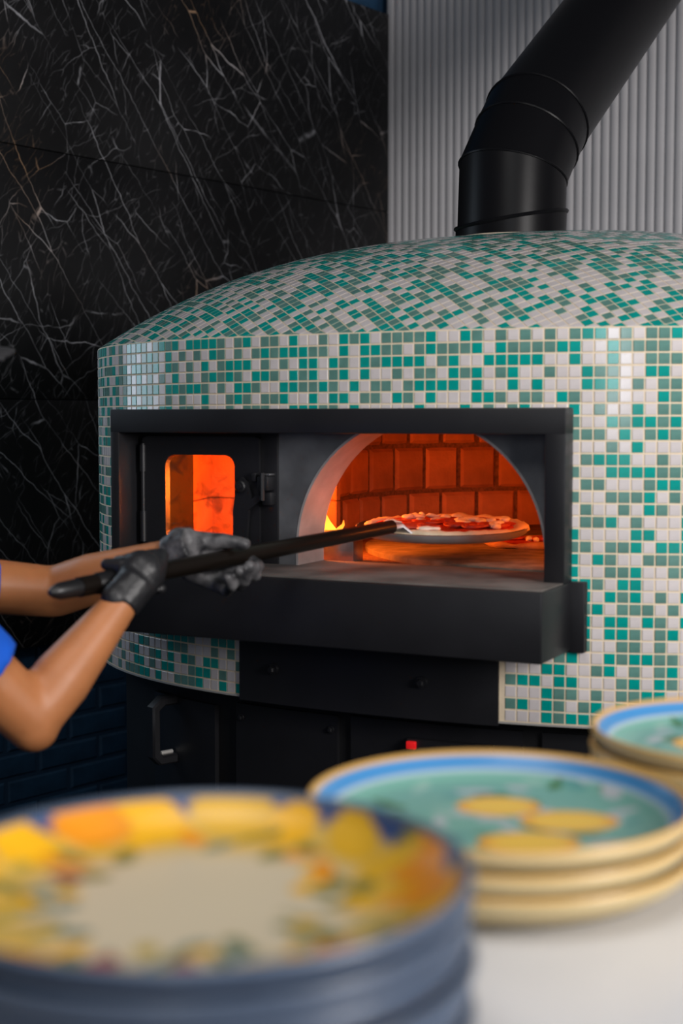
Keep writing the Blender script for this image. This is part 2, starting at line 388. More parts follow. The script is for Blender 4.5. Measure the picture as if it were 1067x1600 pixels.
def parea(t):
    d = t[0]-cp; L = d.length; px = 533.5+FPX*d.x/d.y; py = 657-FPX*d.z/d.y
    if px > 1067 or px < 0: return 0
    if t[3].dot(-d) <= 0: return 0
    if px < 905 and 636 < py < 1045: return 0          # behind the frame or shelf
    if px < 380 and py > 860: return 0
    return t[3].dot(-d/L)/L**2
order = sorted(range(len(tiles)), key=lambda i: -parea(tiles[i])); big = set(order[:300])
def tile_geo(s=TS, th=.0010, ch=.0005):
    h = s/2; k = h-ch
    v = [(-h, 0, -h), (h, 0, -h), (h, 0, h), (-h, 0, h), (-h, th-ch, -h), (h, th-ch, -h), (h, th-ch, h), (-h, th-ch, h), (-k, th, -k), (k, th, -k), (k, th, k), (-k, th, k)]
    f = [(8, 9, 10, 11)]
    for i in range(4):
        j = (i+1) % 4; f += [(i, j, 4+j, 4+i), (4+i, 4+j, 8+j, 8+i)]
    return v, f
tv, tf = tile_geo()
TM = {}
MI = {'W': 0, 'T': 1, 'G': 2}; MM = [M_tileW, M_tileT, M_tileG]
for ch, mm in zip('WTG', MM):
    me = bpy.data.meshes.new('mosaic_tile'); me.from_pydata(tv, [], [f[::-1] for f in tf]); me.materials.append(mm); TM[ch] = me
sv, sf, sm = [], [], []
def add_tile(vs4, n4, ch, th=.0010, inset=.03):
    """vs4 corner points, n4 normals"""
    b = len(sv); c = sum(vs4, Vector())/4
    for p, n in zip(vs4, n4): sv.append(p)
    for p, n in zip(vs4, n4): sv.append(p+n*(th*.7))
    for p, n in zip(vs4, n4): sv.append(p+(c-p)*inset*2+n*th)
    sf.append((b+8, b+9, b+10, b+11)); 
    for i in range(4):
        j = (i+1) % 4; sf.extend([(b+i, b+j, b+4+j, b+4+i), (b+4+i, b+4+j, b+8+j, b+8+i)])
    sm.extend([MI[ch]]*9)
for i, (p, t, bz, n, ch) in enumerate(tiles):
    jit = random.uniform(-.0004, .0004)
    if i in big:
        put('mosaic_tile', TM[ch], oven, p+n*(.0004+jit), math.atan2(-n.x, n.y) + random.uniform(-.012, .012), tilt=random.uniform(-.008, .008))
    else:
        h = TS/2; add_tile([p-t*h-bz*h, p+t*h-bz*h, p+t*h+bz*h, p-t*h+bz*h], [n]*4, ch)
# dome tiles: square sheets draped over the cap
prof = [(j/400, 0.0) for j in range(401)]
acc = [0.0]
for j in range(1, 401): acc.append(acc[-1]+math.hypot(RR/400, dome_h(j/400)-dome_h((j-1)/400)))
SMAX = acc[-1]
def dome_pt(a, b):
    s = math.hypot(a, b)
    phi = math.atan2(a, -b); th = phi-A
    k = (1-EPS*math.cos(4*th)); q = float(np.interp(s/k, acc, [j/400 for j in range(401)]))
    q = min(q, .9995)
    return cpt(th, ZT+dome_h(q), sc=q), s/k
DP = .0205; psi = math.radians(20); ca, sa = math.cos(psi), math.sin(psi); NG = int(1.25/DP); hh = DP*.5*.885
def g2(i, j): return (i*DP*ca-j*DP*sa, i*DP*sa+j*DP*ca)
for i in range(-NG, NG+1):
    for j in range(-NG, NG+1):
        x, y = g2(i, j)
        if y > .85: continue
        p0, s = dome_pt(x, y)
        if s > SMAX*1.009: continue
        cs = []
        for di, dj in ((-1, -1), (1, -1), (1, 1), (-1, 1)):
            xx = x+(di*ca-dj*sa)*hh; yy = y+(di*sa+dj*ca)*hh; cs.append(dome_pt(xx, yy)[0])
        n = (cs[1]-cs[0]).cross(cs[3]-cs[0])
        if n.length < 1e-9: continue
        n.normalize(); n = n if n.z > 0 else -n
        ch = rnd()
        add_tile(cs, [n]*4, ch, th=.0006)
base = wloc(oven); me = bpy.data.meshes.new('mosaic_field'); me.from_pydata([tuple(v-base) for v in sv], [], sf)
me.polygons.foreach_set('material_index', sm)
bm = bmesh.new(); bm.from_mesh(me); bmesh.ops.recalc_face_normals(bm, faces=bm.faces); bm.to_mesh(me); bm.free()
o = link('mosaic_field', me, oven, MM); o['kind'] = 'stuff'
def curved(name, th0, th1, z0, z1, off0, off1, m, parent, n=16, sc=1.0):
    vs_ = []; fs = []
    for i in range(n+1):
        th = th0+(th1-th0)*i/n
        for off in (off0, off1):
            for z in (z0, z1): vs_.append(cpt(th, z, off, sc) if off else cpt(th, z, 0, sc))
    for i in range(n):
        a, b = i*4, i*4+4
        fs += [(a, b, b+1, a+1), (a+2, a+3, b+3, b+2), (a, a+2, b+2, b), (a+1, b+1, b+3, a+3)]
    fs += [(0, 1, 3, 2), (n*4, n*4+2, n*4+3, n*4+1)]
    return mk(name, vs_, fs, m, parent, True, 30)
curved('drum_edge', -math.pi, math.pi, ZB-.0035, ZB, -.06, .003, M_trim, oven, 120)
# base cabinet
base_c = curved('base_cabinet', -math.pi, math.pi, .06, ZB-.0035, -.40, -.055, M_black2, oven, 96)
D = math.radians
cab = curved('cabinet_door', D(-34), D(-22.2), .40, .940, -.056, -.044, M_black, oven, 8)
pn = curved('cabinet_panel', D(-19), D(-5.2), .40, .952, -.056, -.046, M_black, oven, 8)
curved('cabinet_panel', D(-3.5), D(16), .40, .955, -.056, -.046, M_black, oven, 8)
curved('cabinet_panel', D(18), D(40), .40, .955, -.056, -.046, M_black, oven, 8)
def bolt(parent, p, n, r=.008, h=.005, m=M_black):
    bm = bmesh.new(); bm_tube(bm, [p, p+n*h*.5, p+n*h], [r*1.5, r*1.5, r*1.4], 14); bm_tube(bm, [p+n*h, p+n*h*2.0, p+n*h*2.4], [r, r, r*.7], 6); return from_bm('bolt', bm, m, parent, True, 30)
for th, z in ((-18.2, .925), (-6.0, .925)): bolt(pn, cpt(D(th), z, -.046), cnorm(D(th)), .005, .003)
# cabinet handle
th = D(-29.7); n = cnorm(th); t = Vector((-n.y, n.x, 0)); hz0, hz1 = .815, .935
hp = [cpt(th, hz1, -.045), cpt(th, hz1, -.015), cpt(th, hz1-.014, .004), cpt(th, hz0+.012, .004), cpt(th, hz0, -.008), cpt(th, hz0, -.045)]
bm = bmesh.new()
for a, b in zip(hp[:-1], hp[1:]): pass
def bar(bm, pts, w, d, side):
    rings = []
    for i, p in enumerate(pts):
        a = (pts[i]-pts[i-1]).normalized() if i else (pts[1]-pts[0]).normalized(); b = (pts[i+1]-pts[i]).normalized() if i < len(pts)-1 else a
        dr = (a+b).normalized(); o_ = dr.cross(side).normalized()
        rings.append([bm.verts.new(p+side*sx*w+o_*sy*d) for sx, sy in ((-.7, -1), (.7, -1), (1, -.6), (1, .6), (.7, 1), (-.7, 1), (-1, .6), (-1, -.6))])
    for a, b in zip(rings[:-1], rings[1:]):
        for k in range(8): bm.faces.new((a[k], a[(k+1) % 8], b[(k+1) % 8], b[k]))
    bm.faces.new(rings[0][::-1]); bm.faces.new(rings[-1])
bar(bm, hp, .0135, .010, t); from_bm('handle', bm, M_black, cab, True, 40)
tube('handle_rivet', [cpt(th, hz0+.013, -.040), cpt(th, hz0+.013, -.012)], .0045, M_trim, cab, 12)
# control panel with red switch
cpn = curved('control_panel', D(3.6), D(13), .885, .928, -.05, -.030, M_black, oven, 6)
p = cpt(D(4.25), .918, -.030); n = cnorm(D(4.25))
M_red = mat('red_switch_lens', (.75, .012, .015), .3, emis=(1, .02, .02), estr=.25)
tt = Vector((-n.y, n.x, 0)); bm = bmesh.new(); bm_box(bm, -.009, .009, 0, .009, -.007, .007, lambda u, v, z: p+tt*u+n*v+Vector((0, 0, z)), .002); from_bm('red_switch', bm, M_red, cpn, True)
# apron plate under the shelf
ap = curved('apron_plate', AP0, AP1, ZB-.008, 1.125, -.004, .006, M_black, oven, 16)
for px, py in ((430, 1045), (660, 1066)):
    d = PX(px, py, 1.0)-Vector((0, 0, ZC)); best = min((abs((cpt(D(a*.1), 0).x/cpt(D(a*.1), 0).y)-d.x), a) for a in range(-200, 200)); thb = D(best[1]*.1)
    q = cpt(thb, 0, .006); bolt(ap, Vector((q.x, q.y, ZC+d.z*q.y)), cnorm(thb), .0075, .006)
# mouth frame
bm = bmesh.new()
bm_box(bm, FU0, FU1, -.14, .010, 1.4765, FZ1, LP, .0025)
bm_box(bm, FU0, -.532, -.26, .0095, FZ0-.05, 1.48, LP, .002)
bm_box(bm, .328, FU1, -.11, .0095, FZ0-.002, 1.48, LP, .0025)
from_bm('mouth_frame', bm, M_black, oven, True, 40)
# shelf and its flanges
sh = box('shelf', -.475, .3655, -.06, .130, 1.1105, 1.2265, M_black, oven, LP, .003)
for (a, b, c_, d_) in ((.345, .390, -.075, -.022), (-.56, -.46, -.24, -.02)): box('flange', a, b, c_, d_, 1.108, 1.2285, M_black, sh, LP, .002)
box('hearth_plate', -.47, .362, -.165, .122, 1.2262, 1.2288, M_hearth, oven, LP, .0008)
# arch plate, sleeve
CU, CZ, AR, BV = .066, 1.262, .241, -.060
def arch(r, n=40, zb=1.2285):
    return [(CU+r, zb)]+[(CU+r*math.cos(math.pi*k/n), CZ+r*math.sin(math.pi*k/n)) for k in range(n+1)]+[(CU-r, zb)]
prism('arch_plate', [(-.2165, 1.2285), (-.2165, 1.516), (.345, 1.516), (.345, 1.2285)]+arch(AR+.004), BV-.010, BV, M_plate, oven)
inn, out = arch(AR), arch(AR+.0045)
vs_ = []; fs = []; n = len(inn)
for v in (BV+.001, BV-.105):
    for ring in (inn, out): vs_ += [LP(u, v, z) for u, z in ring]
for i in range(n-1): fs += [(i, i+1, n+i+1, n+i), (2*n+i, 3*n+i, 3*n+i+1, 2*n+i+1), (i, 2*n+i, 2*n+i+1, i+1), (n+i, n+i+1, 3*n+i+1, 3*n+i)]
mk('arch_sleeve', vs_, fs, M_sleeve, oven, True, 35)
# wood door
ou = []
inn = rrect(-.463, -.306, 1.262, 1.4335, .022)
for (u, z) in inn:
    cu, cz = -.3845, 1.348; du, dz = u-cu, z-cz; k = min(.132/abs(du) if du else 9, .121/abs(dz) if dz else 9); ou.append((cu+du*k, cz+dz*k))
door = ring_prism('fire_door', ou, inn, BV-.004, BV+.012, M_black, oven)
prism('glass', rrect(-.467, -.302, 1.258, 1.4375, .024), BV-.002, BV+.002, M_glass, door)
box('door_post', -.2525, -.217, BV-.012, BV+.004, 1.2285, 1.51, M_black, oven, LP, .001)
box('door_surround', -.534, -.2165, BV-.012, BV-.006, 1.445, 1.51, M_black2, oven, LP, 0)
box('door_surround', -.534, -.490, BV-.014, BV-.006, 1.2285, 1.51, M_black2, oven, LP, 0)
bm = bmesh.new()
for z0, z1, r in ((1.262, 1.455, .0042), (1.400, 1.452, .0065), (1.262, 1.322, .0065)): bm_tube(bm, [LP(-.514, BV+.014, z0), LP(-.514, BV+.014, z1)], r, 12)
from_bm('hinge', bm, M_black, door, True)
# latch
lat = prism('latch', [(-.293, 1.383), (-.283, 1.393), (-.272, 1.383), (-.262, 1.352), (-.246, 1.362), (-.240, 1.353), (-.268, 1.331), (-.276, 1.24), (-.302, 1.24), (-.302, 1.33)], BV+.018, BV+.026, M_black, door)
bm = bmesh.new(); bm_tube(bm, [LP(-.283, BV+.012, 1.3755), LP(-.283, BV+.032, 1.3755), LP(-.283, BV+.034, 1.3755)], [.0115, .0115, .009], 20); bm_tube(bm, [LP(-.283, BV+.034, 1.3755), LP(-.283, BV+.038, 1.3755)], .005, 12)
from_bm('pivot', bm, M_black, lat, True)
bm = bmesh.new(); bm_box(bm, -.247, -.224, BV, BV+.030, 1.368, 1.396, LP, .003); bm_box(bm, -.242, -.2215, BV, BV+.022, 1.340, 1.366, LP, .004); bm_box(bm, -.262, -.252, BV+.01, BV+.026, 1.385, 1.402, LP, .002)
bm_tube(bm, [LP(-.236, BV+.029, 1.402), LP(-.236, BV+.029, 1.350)], .005, 10)
from_bm('strike', bm, M_black, lat, True)
box('strike_cap', -.243, -.223, BV+.004, BV+.024, 1.3965, 1.4005, M_steel, lat, LP, .001)
# chamber floor, turning stone, fire guard
fc = LP(0, -.98, 0); lathe('chamber_floor', [(0, 1.222), (.93, 1.222), (.93, 1.19), (0, 1.19)], (fc.x, fc.y, 0), M_mortar, oven, 64)
DU, DV, DR = .295, -.727, .585
dc = LP(DU, DV, 0)
lathe('turning_stone', [(0, 1.2350), (DR-.006, 1.2350), (DR, 1.232), (DR, 1.205), (0, 1.205)], (dc.x, dc.y, 0), M_deck, oven, 128)
box('fire_guard', -.212, -.128, -.245, -.200, 1.2225, 1.281, M_steel, oven, LP, .002)
# brick lining: chamber arc plus the fire box walls behind the door
lin_pts = []
CRD = .655
def cham(a, z): return LP(DU+CRD*math.sin(a), DV-CRD*math.cos(a), z)         # a=0 : straight behind
vs_ = []; fs = []
path = [LP(-.525, -.12, 0), LP(-.640, -.505, 0), LP(-.315, -.505, 0)]
a0 = math.atan2((-.315-DU), -(-.505-DV)); a0 = -(math.pi - math.asin(min(1, abs((-.315-DU)/CRD)))) if False else -math.acos(max(-1, min(1, (-( -.505-DV))/CRD)))
aa = [a0+(D(74)-a0)*k/48 for k in range(49)]
path += [Vector((cham(a, 0).x, cham(a, 0).y, 0)) for a in aa]
for z in (1.20, 1.60): vs_ += [Vector((p.x, p.y, z)) for p in path]
n = len(path)
for i in range(n-1): fs.append((i, i+1, n+i+1, n+i))
lining = mk('brick_lining', vs_, fs, M_mortar, oven)
lathe('vault', [(0, 1.60), (.92, 1.60), (.92, 1.625), (0, 1.625)], (fc.x, fc.y, 0), M_mortar, oven, 64)
BW = .1135
fb = [brick_mesh('brick', .1035, .1035, .03, M_brick, .008), brick_mesh('brick', .2245, .1115, .02, M_brick, .003)]
def lay(pts_fn, length, zs, off, me=None, BW=BW, pr=.009):
    k = 0; s = off; me = me or fb[0]
    while s+BW*.5 < length:
        for row, z in enumerate(zs):
            ss = s+(BW/2 if row % 2 else 0)
            if ss < BW*.5 or ss > length-BW*.3: continue
            p, nn = pts_fn(ss); put('brick', me, lining, Vector((p.x, p.y, z))+nn*(pr+random.uniform(-.2, .2)*pr), math.atan2(-nn.x, nn.y)+random.uniform(-.6, .6)*pr)
        s += BW
zs = [1.2665+BW*k+.0 for k in range(4)]
L1 = (path[1]-path[0]).length; d1 = (path[1]-path[0])/L1; n1 = Vector((d1.y, -d1.x, 0)); n1 = n1 if n1.dot(T3) > 0 else -n1
L2 = (path[2]-path[1]).length; d2 = (path[2]-path[1])/L2
for (o_, d_, L_, n_, nc) in ((path[0], d1, L1, n1, 2), (path[1], d2, L2, N3, 2)):
    bl = brick_mesh('brick', L_/nc-.0025, BW-.0025, .02, M_brick, .002)
    for z in [1.2665+BW*k for k in range(3)]:
        for k in range(nc):
            p = o_+d_*L_*(k+.5)/nc; put('brick', bl, lining, Vector((p.x, p.y, z))+n_*(.003+random.uniform(0, .001)), math.atan2(-n_.x, n_.y))
def arcp(s):
    a = a0+s/CRD; p = cham(a, 0); c = LP(DU, DV, 0); return p, (c-p).normalized()
lay(arcp, CRD*(D(74)-a0), zs, .03)
# flames
M_flame = bpy.data.materials.new('flame'); M_flame.use_nodes = True; nt = M_flame.node_tree; nt.nodes.remove(nt.nodes['Principled BSDF'])
em = nt.nodes.new('ShaderNodeEmission'); tc = nt.nodes.new('ShaderNodeTexCoord'); sp = nt.nodes.new('ShaderNodeSeparateXYZ'); rp = nt.nodes.new('ShaderNodeValToRGB')
nt.links.new(tc.outputs['Generated'], sp.inputs[0]); nt.links.new(sp.outputs['Z'], rp.inputs[0]); rp.color_ramp.elements[0].color = (1, .26, .015, 1); rp.color_ramp.elements[1].color = (1, .13, .01, 1)
e = rp.color_ramp.elements.new(.45); e.color = (1, .36, .03, 1)
nt.links.new(rp.outputs[0], em.inputs[0]); em.inputs[1].default_value = 3.0; nt.links.new(em.outputs[0], nt.nodes['Material Output'].inputs['Surface'])
fp = PX(517, 838, 2.93); fp.z = 1.2360
fire = thing('fire', fp, 'orange flames burning just inside the left edge of the oven arch', 'fire')
for (dx, dy, h, r, lean) in ((0, 0, .100, .014, -.02), (.012, .02, .055, .011, .012), (-.045, .03, .13, .026, .01), (-.09, .02, .11, .024, -.01)):
    b = fp+Vector((dx, dy, 0)); pts = [b+Vector((lean*(k/6)**1.5+.005*math.sin(k*1.3+dx*90), 0, h*k/6)) for k in range(7)]
    tube('flame', pts, [r*.7, r, r*.95, r*.75, r*.5, r*.28, .001], M_flame, fire, 12)
pl = bpy.data.lights.new('fire_light', 'POINT'); pl.energy = 11.5; pl.color = (1, .185, .015); pl.shadow_soft_size = .05
po = bpy.data.objects.new('fire_light', pl); C.objects.link(po); po.location = fp+Vector((-.115, -.10, .13))

el = bpy.data.lights.new('burner_light', 'POINT'); el.energy = 5.0; el.color = (1, .20, .018); el.shadow_soft_size = .05
eo = bpy.data.objects.new('burner_light', el); C.objects.link(eo); eo.location = LP(.52, -.30, 1.44)
# ------------------------------------------------------------------ flue
P0 = Vector((.374, 3.16, 1.885)); P1 = PX(801, 272, 3.165); P2 = PX(822, 222, 3.20); P3 = PX(838, 188, 3.235); FD = Vector((.428, .62, .60)).normalized()
P4 = P3+FD*1.5
flue = thing('flue_pipe', P0, 'black enamelled flue pipe rising from the dome and bending up to the right', 'flue')
FR = .119
def seg_tube(name, pa, da, pb, db, r):
    ax = (pb-pa).normalized(); x = ax.cross(Vector((0, 1, 0))).normalized(); y = ax.cross(x); K = 40; vs_ = []
    for p, nrm in ((pa, da), (pb, db)):
        for k in range(K):
            d = (x*math.cos(2*math.pi*k/K)+y*math.sin(2*math.pi*k/K))*r
            tpar = -(d.dot(nrm))/ax.dot(nrm); vs_.append(p+d+ax*tpar)
    fs = [(k, (k+1) % K, K+(k+1) % K, K+k) for k in range(K)]+[tuple(range(K))[::-1], tuple(range(K, 2*K))]
    return mk(name, vs_, fs, M_flue, flue, True, 40), vs_[K:]
def mit(a, b): return (a.normalized()+b.normalized()).normalized()
n1 = mit(P1-P0, P2-P1); n2 = mit(P2-P1, P3-P2); n3 = mit(P3-P2, FD)
def ring_bead(pts, r=.0032):
    bm = bmesh.new(); K = len(pts); c = sum(pts, Vector())/K; rings = []
    for k in range(K):
        tdir = (pts[(k+1) % K]-pts[k-1]).normalized(); o1 = (pts[k]-c).normalized(); o2 = tdir.cross(o1)
        rings.append([bm.verts.new(pts[k]+o1*math.cos(a)*r+o2*math.sin(a)*r) for a in [math.pi*2*q/6 for q in range(6)]])
    for k in range(K):
        a, b = rings[k], rings[(k+1) % K]
        for q in range(6): bm.faces.new((a[q], a[(q+1) % 6], b[(q+1) % 6], b[q]))
    from_bm('seam_bead', bm, M_flue, flue, True)
Z3 = Vector((0, 0, 1)); PS = P0+Vector((.002, 0, .058)); NS = Vector((-.16, -.05, 1)).normalized()
_, r0 = seg_tube('pipe_collar', P0, Z3, PS, NS, FR+.003); ring_bead(r0, .0045)
_, r1 = seg_tube('pipe_section', PS-Vector((0, 0, .02)), NS, P1, n1, FR); ring_bead(r1)
_, r2 = seg_tube('pipe_section', P1, n1, P2, n2, FR+.001); ring_bead(r2)
_, r3 = seg_tube('pipe_section', P2, n2, P3, n3, FR+.002); ring_bead(r3)
seg_tube('pipe_section', P3, n3, P4, FD, FR+.001)
M_seal = mat('pale_mortar_seal', (.50, .42, .32), .9, bump=.5, bscale=90)
lathe('mortar_seal', [(FR+.001, -.003), (FR+.004, -.003), (FR+.007, -.006), (FR+.008, -.03), (FR+.001, -.03)], (P0.x, P0.y, ZT+dome_h(.25)-.007), M_seal, flue, 48)

# ------------------------------------------------------------------ peel, pizzas
PE, PA = PX(80, 926, 2.0), PX(612, 823, 2.58)
PC = PX(690, 826, 2.725); pd = (PA-PE).normalized()
M_handle = mat('dark_bronze_tube', (.018, .013, .010), .28, metal=.6, spec=.6)
M_plastic = mat('black_grip_plastic', (.008, .008, .009), .4)
M_alu = mat('brushed_aluminium', (.50, .51, .53), .38, metal=.8, var=.08, vscale=20)
M_aludark = mat('sooty_aluminium', (.045, .035, .03), .5, metal=.5)
peel = thing('pizza_peel', PC, 'round metal pizza peel on a dark handle, lifting a pizza inside the oven', 'peel')
tube('handle', [PE+pd*.05, PE+pd*.42, PA], [.0150, .0145, .0125], M_handle, peel, 20)
bm = bmesh.new(); bm_tube(bm, [PE-pd*.003, PE+pd*.004, PE+pd*.015, PE+pd*.045, PE+pd*.075, PE+pd*.085, PE+pd*.10, PE+pd*.16], [.004, .009, .0125, .0135, .0125, .0165, .017, .017], 20)
from_bm('grip', bm, M_plastic, peel, True, 40)
HR = .166
lathe('dish', [(0, -.004), (HR-.02, -.004), (HR-.004, .0015), (HR, .0065), (HR+.0012, .006), (HR-.002, -.004), (HR-.016, -.0105), (0, -.0105)], PC, M_alu, peel, 72, 50).rotation_euler = (.045, 0, 0)
lathe('dish_lining', [(0, -.003), (HR-.02, -.003), (HR-.005, .0022), (HR-.001, .0068), (HR-.002, .0072), (HR-.010, .0025), (HR-.022, -.002), (0, -.002)], PC, M_aludark, peel, 72, 50).rotation_euler = (.045, 0, 0)
bk = PC-pd*(HR-.005); vs_ = []
hd = Vector((-pd.y, pd.x, 0)).normalized()
tl = [(PA-pd*.02, .010, .008), (PA+pd*.02, .011, .006), (bk+pd*.02+Z3*.006, .045, .003), (bk+pd*.06+Z3*.004, .06, .002)]
bm = bmesh.new(); rings = []
for c, w, h in tl: rings.append([bm.verts.new(c+hd*sx*w+Z3*(sy*h)) for sx, sy in ((-1, -.5), (-.6, -1), (.6, -1), (1, -.5), (1, .5), (.6, 1), (-.6, 1), (-1, .5))])
for a, b in zip(rings[:-1], rings[1:]):
    for k in range(8): bm.faces.new((a[k], a[(k+1) % 8], b[(k+1) % 8], b[k]))
bm.faces.new(rings[0]); bm.faces.new(rings[-1][::-1]); from_bm('tang', bm, M_alu, peel, True, 50)
M_dough = mat('pizza_dough', (.74, .60, .44), .75, col2=(.62, .44, .27), vscale=28, bump=.3, bscale=60, sss=.05)
M_sauce = mat('tomato_sauce', (.46, .035, .012), .45, var=.35, vscale=40, bump=.4, bscale=80)
M_cheese = mat('mozzarella', (.78, .72, .62), .5, var=.06, vscale=40, sss=.1)
M_salami = mat('red_salami', (.42, .035, .018), .42, col2=(.52, .085, .045), vscale=60)
def pizza(name, c, r, label, n_ch, n_sl, seed, crust=M_dough):
    rg = random.Random(seed); p = thing(name, c, label, 'pizza', None)
    pr = [(0, 0), (r*.94, 0), (r, .005), (r*.995, .010), (r*.95, .0135), (r*.89, .012), (r*.85, .009), (0, .0085)]
    cr = lathe('crust', pr, c, crust, p, 80, 180); noise_disp(cr, .006, 22, seed); noise_disp(cr, .004, 55, seed+1)
    s = lathe('sauce', [(0, .012), (r*.5, .0118), (r*.80, .0115), (r*.87, .0105), (r*.87, .005), (0, .005)], c, M_sauce, p, 64, 180); noise_disp(s, .003, 50, seed+3)
    for i in range(n_sl):
        a = rg.uniform(0, 6.28); q = math.sqrt(rg.random())*r*.70; rr_ = rg.uniform(.020, .032)
        o = lathe('salami_slice', [(0, .0045), (rr_*.6, .004), (rr_*.95, .0052), (rr_, .0035), (rr_*.95, 0), (0, 0)], (c[0]+q*math.cos(a), c[1]+q*math.sin(a), c[2]+.0125), M_salami, p, 20, 180); noise_disp(o, .004, 45, i+seed)
    for i in range(n_ch):
        a = rg.uniform(0, 6.28); q = math.sqrt(rg.random())*r*.82; lx, ly = rg.uniform(.010, .024), rg.uniform(.005, .011); al = rg.uniform(0, 3.14)
        bm = bmesh.new(); bmesh.ops.create_icosphere(bm, subdivisions=2, radius=1)
        bmesh.ops.transform(bm, matrix=Matrix.Translation((c[0]+q*math.cos(a), c[1]+q*math.sin(a), c[2]+.016)) @ Matrix.Rotation(al, 4, 'Z') @ Matrix.Diagonal((lx, ly, .0055, 1)), verts=bm.verts)
        o = from_bm('mozzarella_piece', bm, M_cheese, p, True, 180); noise_disp(o, .005, 70, i+seed*3)
    return p
pizza('pizza', PC+Vector((.008, .002, -.002)), .158, 'pale unbaked pizza with tomato, salami and mozzarella lying on the peel', 24, 15, 4).rotation_euler = (.045, 0, 0)
M_dough2 = mat('baked_dough', (.55, .30, .14), .75, var=.25, vscale=30, bump=.3)
p2 = PX(838, 842, 2.98); p2.z = 1.2355
pizza('pizza', p2, .112, 'small baked pizza sitting on the turning stone behind the right of the arch', 2, 3, 9, M_dough2)

# ------------------------------------------------------------------ serving counter and plates
ce = Vector((math.cos(D(32.6)), math.sin(D(32.6)), 0)); cn = Vector((-ce.y, ce.x, 0)); co = Vector((-.02, 1.295, 0))
CL = lambda s, d, z: co+ce*s+cn*d+Vector((0, 0, z))
ZK = 1.143
cnt = thing('serving_counter', CL(.1, -.5, 0), 'white marble topped counter in the foreground carrying the plate stacks', 'counter')
box('worktop', -1.6, 1.8, -1.15, 0, ZK-.03, ZK, M_counter, cnt, CL, .003)
M_cbody = mat('counter_front_paint', (.10, .10, .11), .6)
box('counter_body', -1.55, 1.75, -1.10, -.05, 0, ZK-.03, M_cbody, cnt, CL, .002)
def ellip(x, y, cx, cy, rx, ry, ang):
    c, s = math.cos(ang), math.sin(ang); dx, dy = x-cx, y-cy; a = (dx*c+dy*s)/rx; b = (-dx*s+dy*c)/ry; return a*a+b*b
def mixc(a, b, t): t = max(0, min(1, t)); return tuple(x+(y-x)*t for x, y in zip(a, b))
def plate_mesh(name, R, H, paintfn, NR=70, NA=200):
    prof = [(0, .006), (.30*R, .006), (.60*R, .0065), (.74*R, .0075), (.82*R, .010), (.88*R, .015), (.93*R, .0205), (.965*R, H-.0025), (.985*R, H), (R, H-.001), (R*1.006, H-.004), (R*1.0, H-.008), (R*.985, H-.0125), (R*.955, H-.0165), (R*.86, .0045), (R*.72, .0015), (R*.70, 0), (R*.66, 0), (R*.64, .002), (0, .003)]
    # resample the top side densely
    top = prof[:10]; L = [0]
    for a, b in zip(top[:-1], top[1:]): L.append(L[-1]+math.hypot(b[0]-a[0], b[1]-a[1]))
    dense = [(float(np.interp(L[-1]*k/NR, L, [q[0] for q in top])), float(np.interp(L[-1]*k/NR, L, [q[1] for q in top]))) for k in range(NR+1)]+prof[10:]
    verts = []; cols = []; faces = []; idx = []
    for m_, (r, z) in enumerate(dense):
        if r < 1e-6: idx.append([len(verts)]); verts.append((0, 0, z)); cols.append((*paintfn(0, 0, m_ > NR), 1)); continue
        row = []
        for k in range(NA):
            a = 2*math.pi*k/NA; x, y = r*math.cos(a), r*math.sin(a); row.append(len(verts)); verts.append((x, y, z)); cols.append((*paintfn(x/R, y/R, m_ > NR), 1))
        idx.append(row)
    for a, b in zip(idx[:-1], idx[1:]):
        for k in range(NA):
            k2 = (k+1) % NA
            if len(a) == 1: faces.append((a[0], b[k], b[k2]))
            elif len(b) == 1: faces.append((a[k], b[0], a[k2]))
            else: faces.append((a[k], b[k], b[k2], a[k2]))
    me = bpy.data.meshes.new(name); me.from_pydata(verts, [], faces)
    ca_ = me.color_attributes.new('paint', 'FLOAT_COLOR', 'POINT'); ca_.data.foreach_set('color', [c for q in cols for c in q])
    me.polygons.foreach_set('use_smooth', [True]*len(faces)); me.materials.append(M_paint); return me
rg = random.Random(21)
LEM, YEL, ORA, CREAM = (.80, .42, .01), (.70, .40, .02), (.78, .28, .01), (.58, .50, .36)
BLU, RIM, OLI, TEA, RED = (.035, .065, .18), (.075, .105, .16), (.20, .19, .05), (.16, .22, .18), (.38, .09, .05)
motif = []
for k in range(17):       # lemons around the border
    a = 2*math.pi*k/17+rg.uniform(-.1, .1); q = rg.uniform(.80, .90); motif.append((q*math.cos(a), q*math.sin(a), rg.uniform(.14, .20), rg.uniform(.085, .12), a+math.pi/2+rg.uniform(-.5, .5), rg.choice((LEM, LEM, YEL, ORA))))
for k in range(46):
    a = 2*math.pi*k/46+rg.uniform(-.12, .12); q = rg.uniform(.54, .80); motif.append((q*math.cos(a), q*math.sin(a), rg.uniform(.06, .12), rg.uniform(.028, .05), a+rg.uniform(-1.2, 1.2), rg.choice((OLI, TEA, YEL, LEM, ORA, OLI, (.45, .33, .06)))))
for k in range(16):
    a = rg.uniform(-1.1, .9)-.4; q_ = rg.uniform(.62, .9); motif.append((q_*math.cos(a), q_*math.sin(a), rg.uniform(.08, .15), rg.uniform(.05, .08), a+rg.uniform(-1, 1), rg.choice((ORA, LEM, YEL, YEL, OLI))))
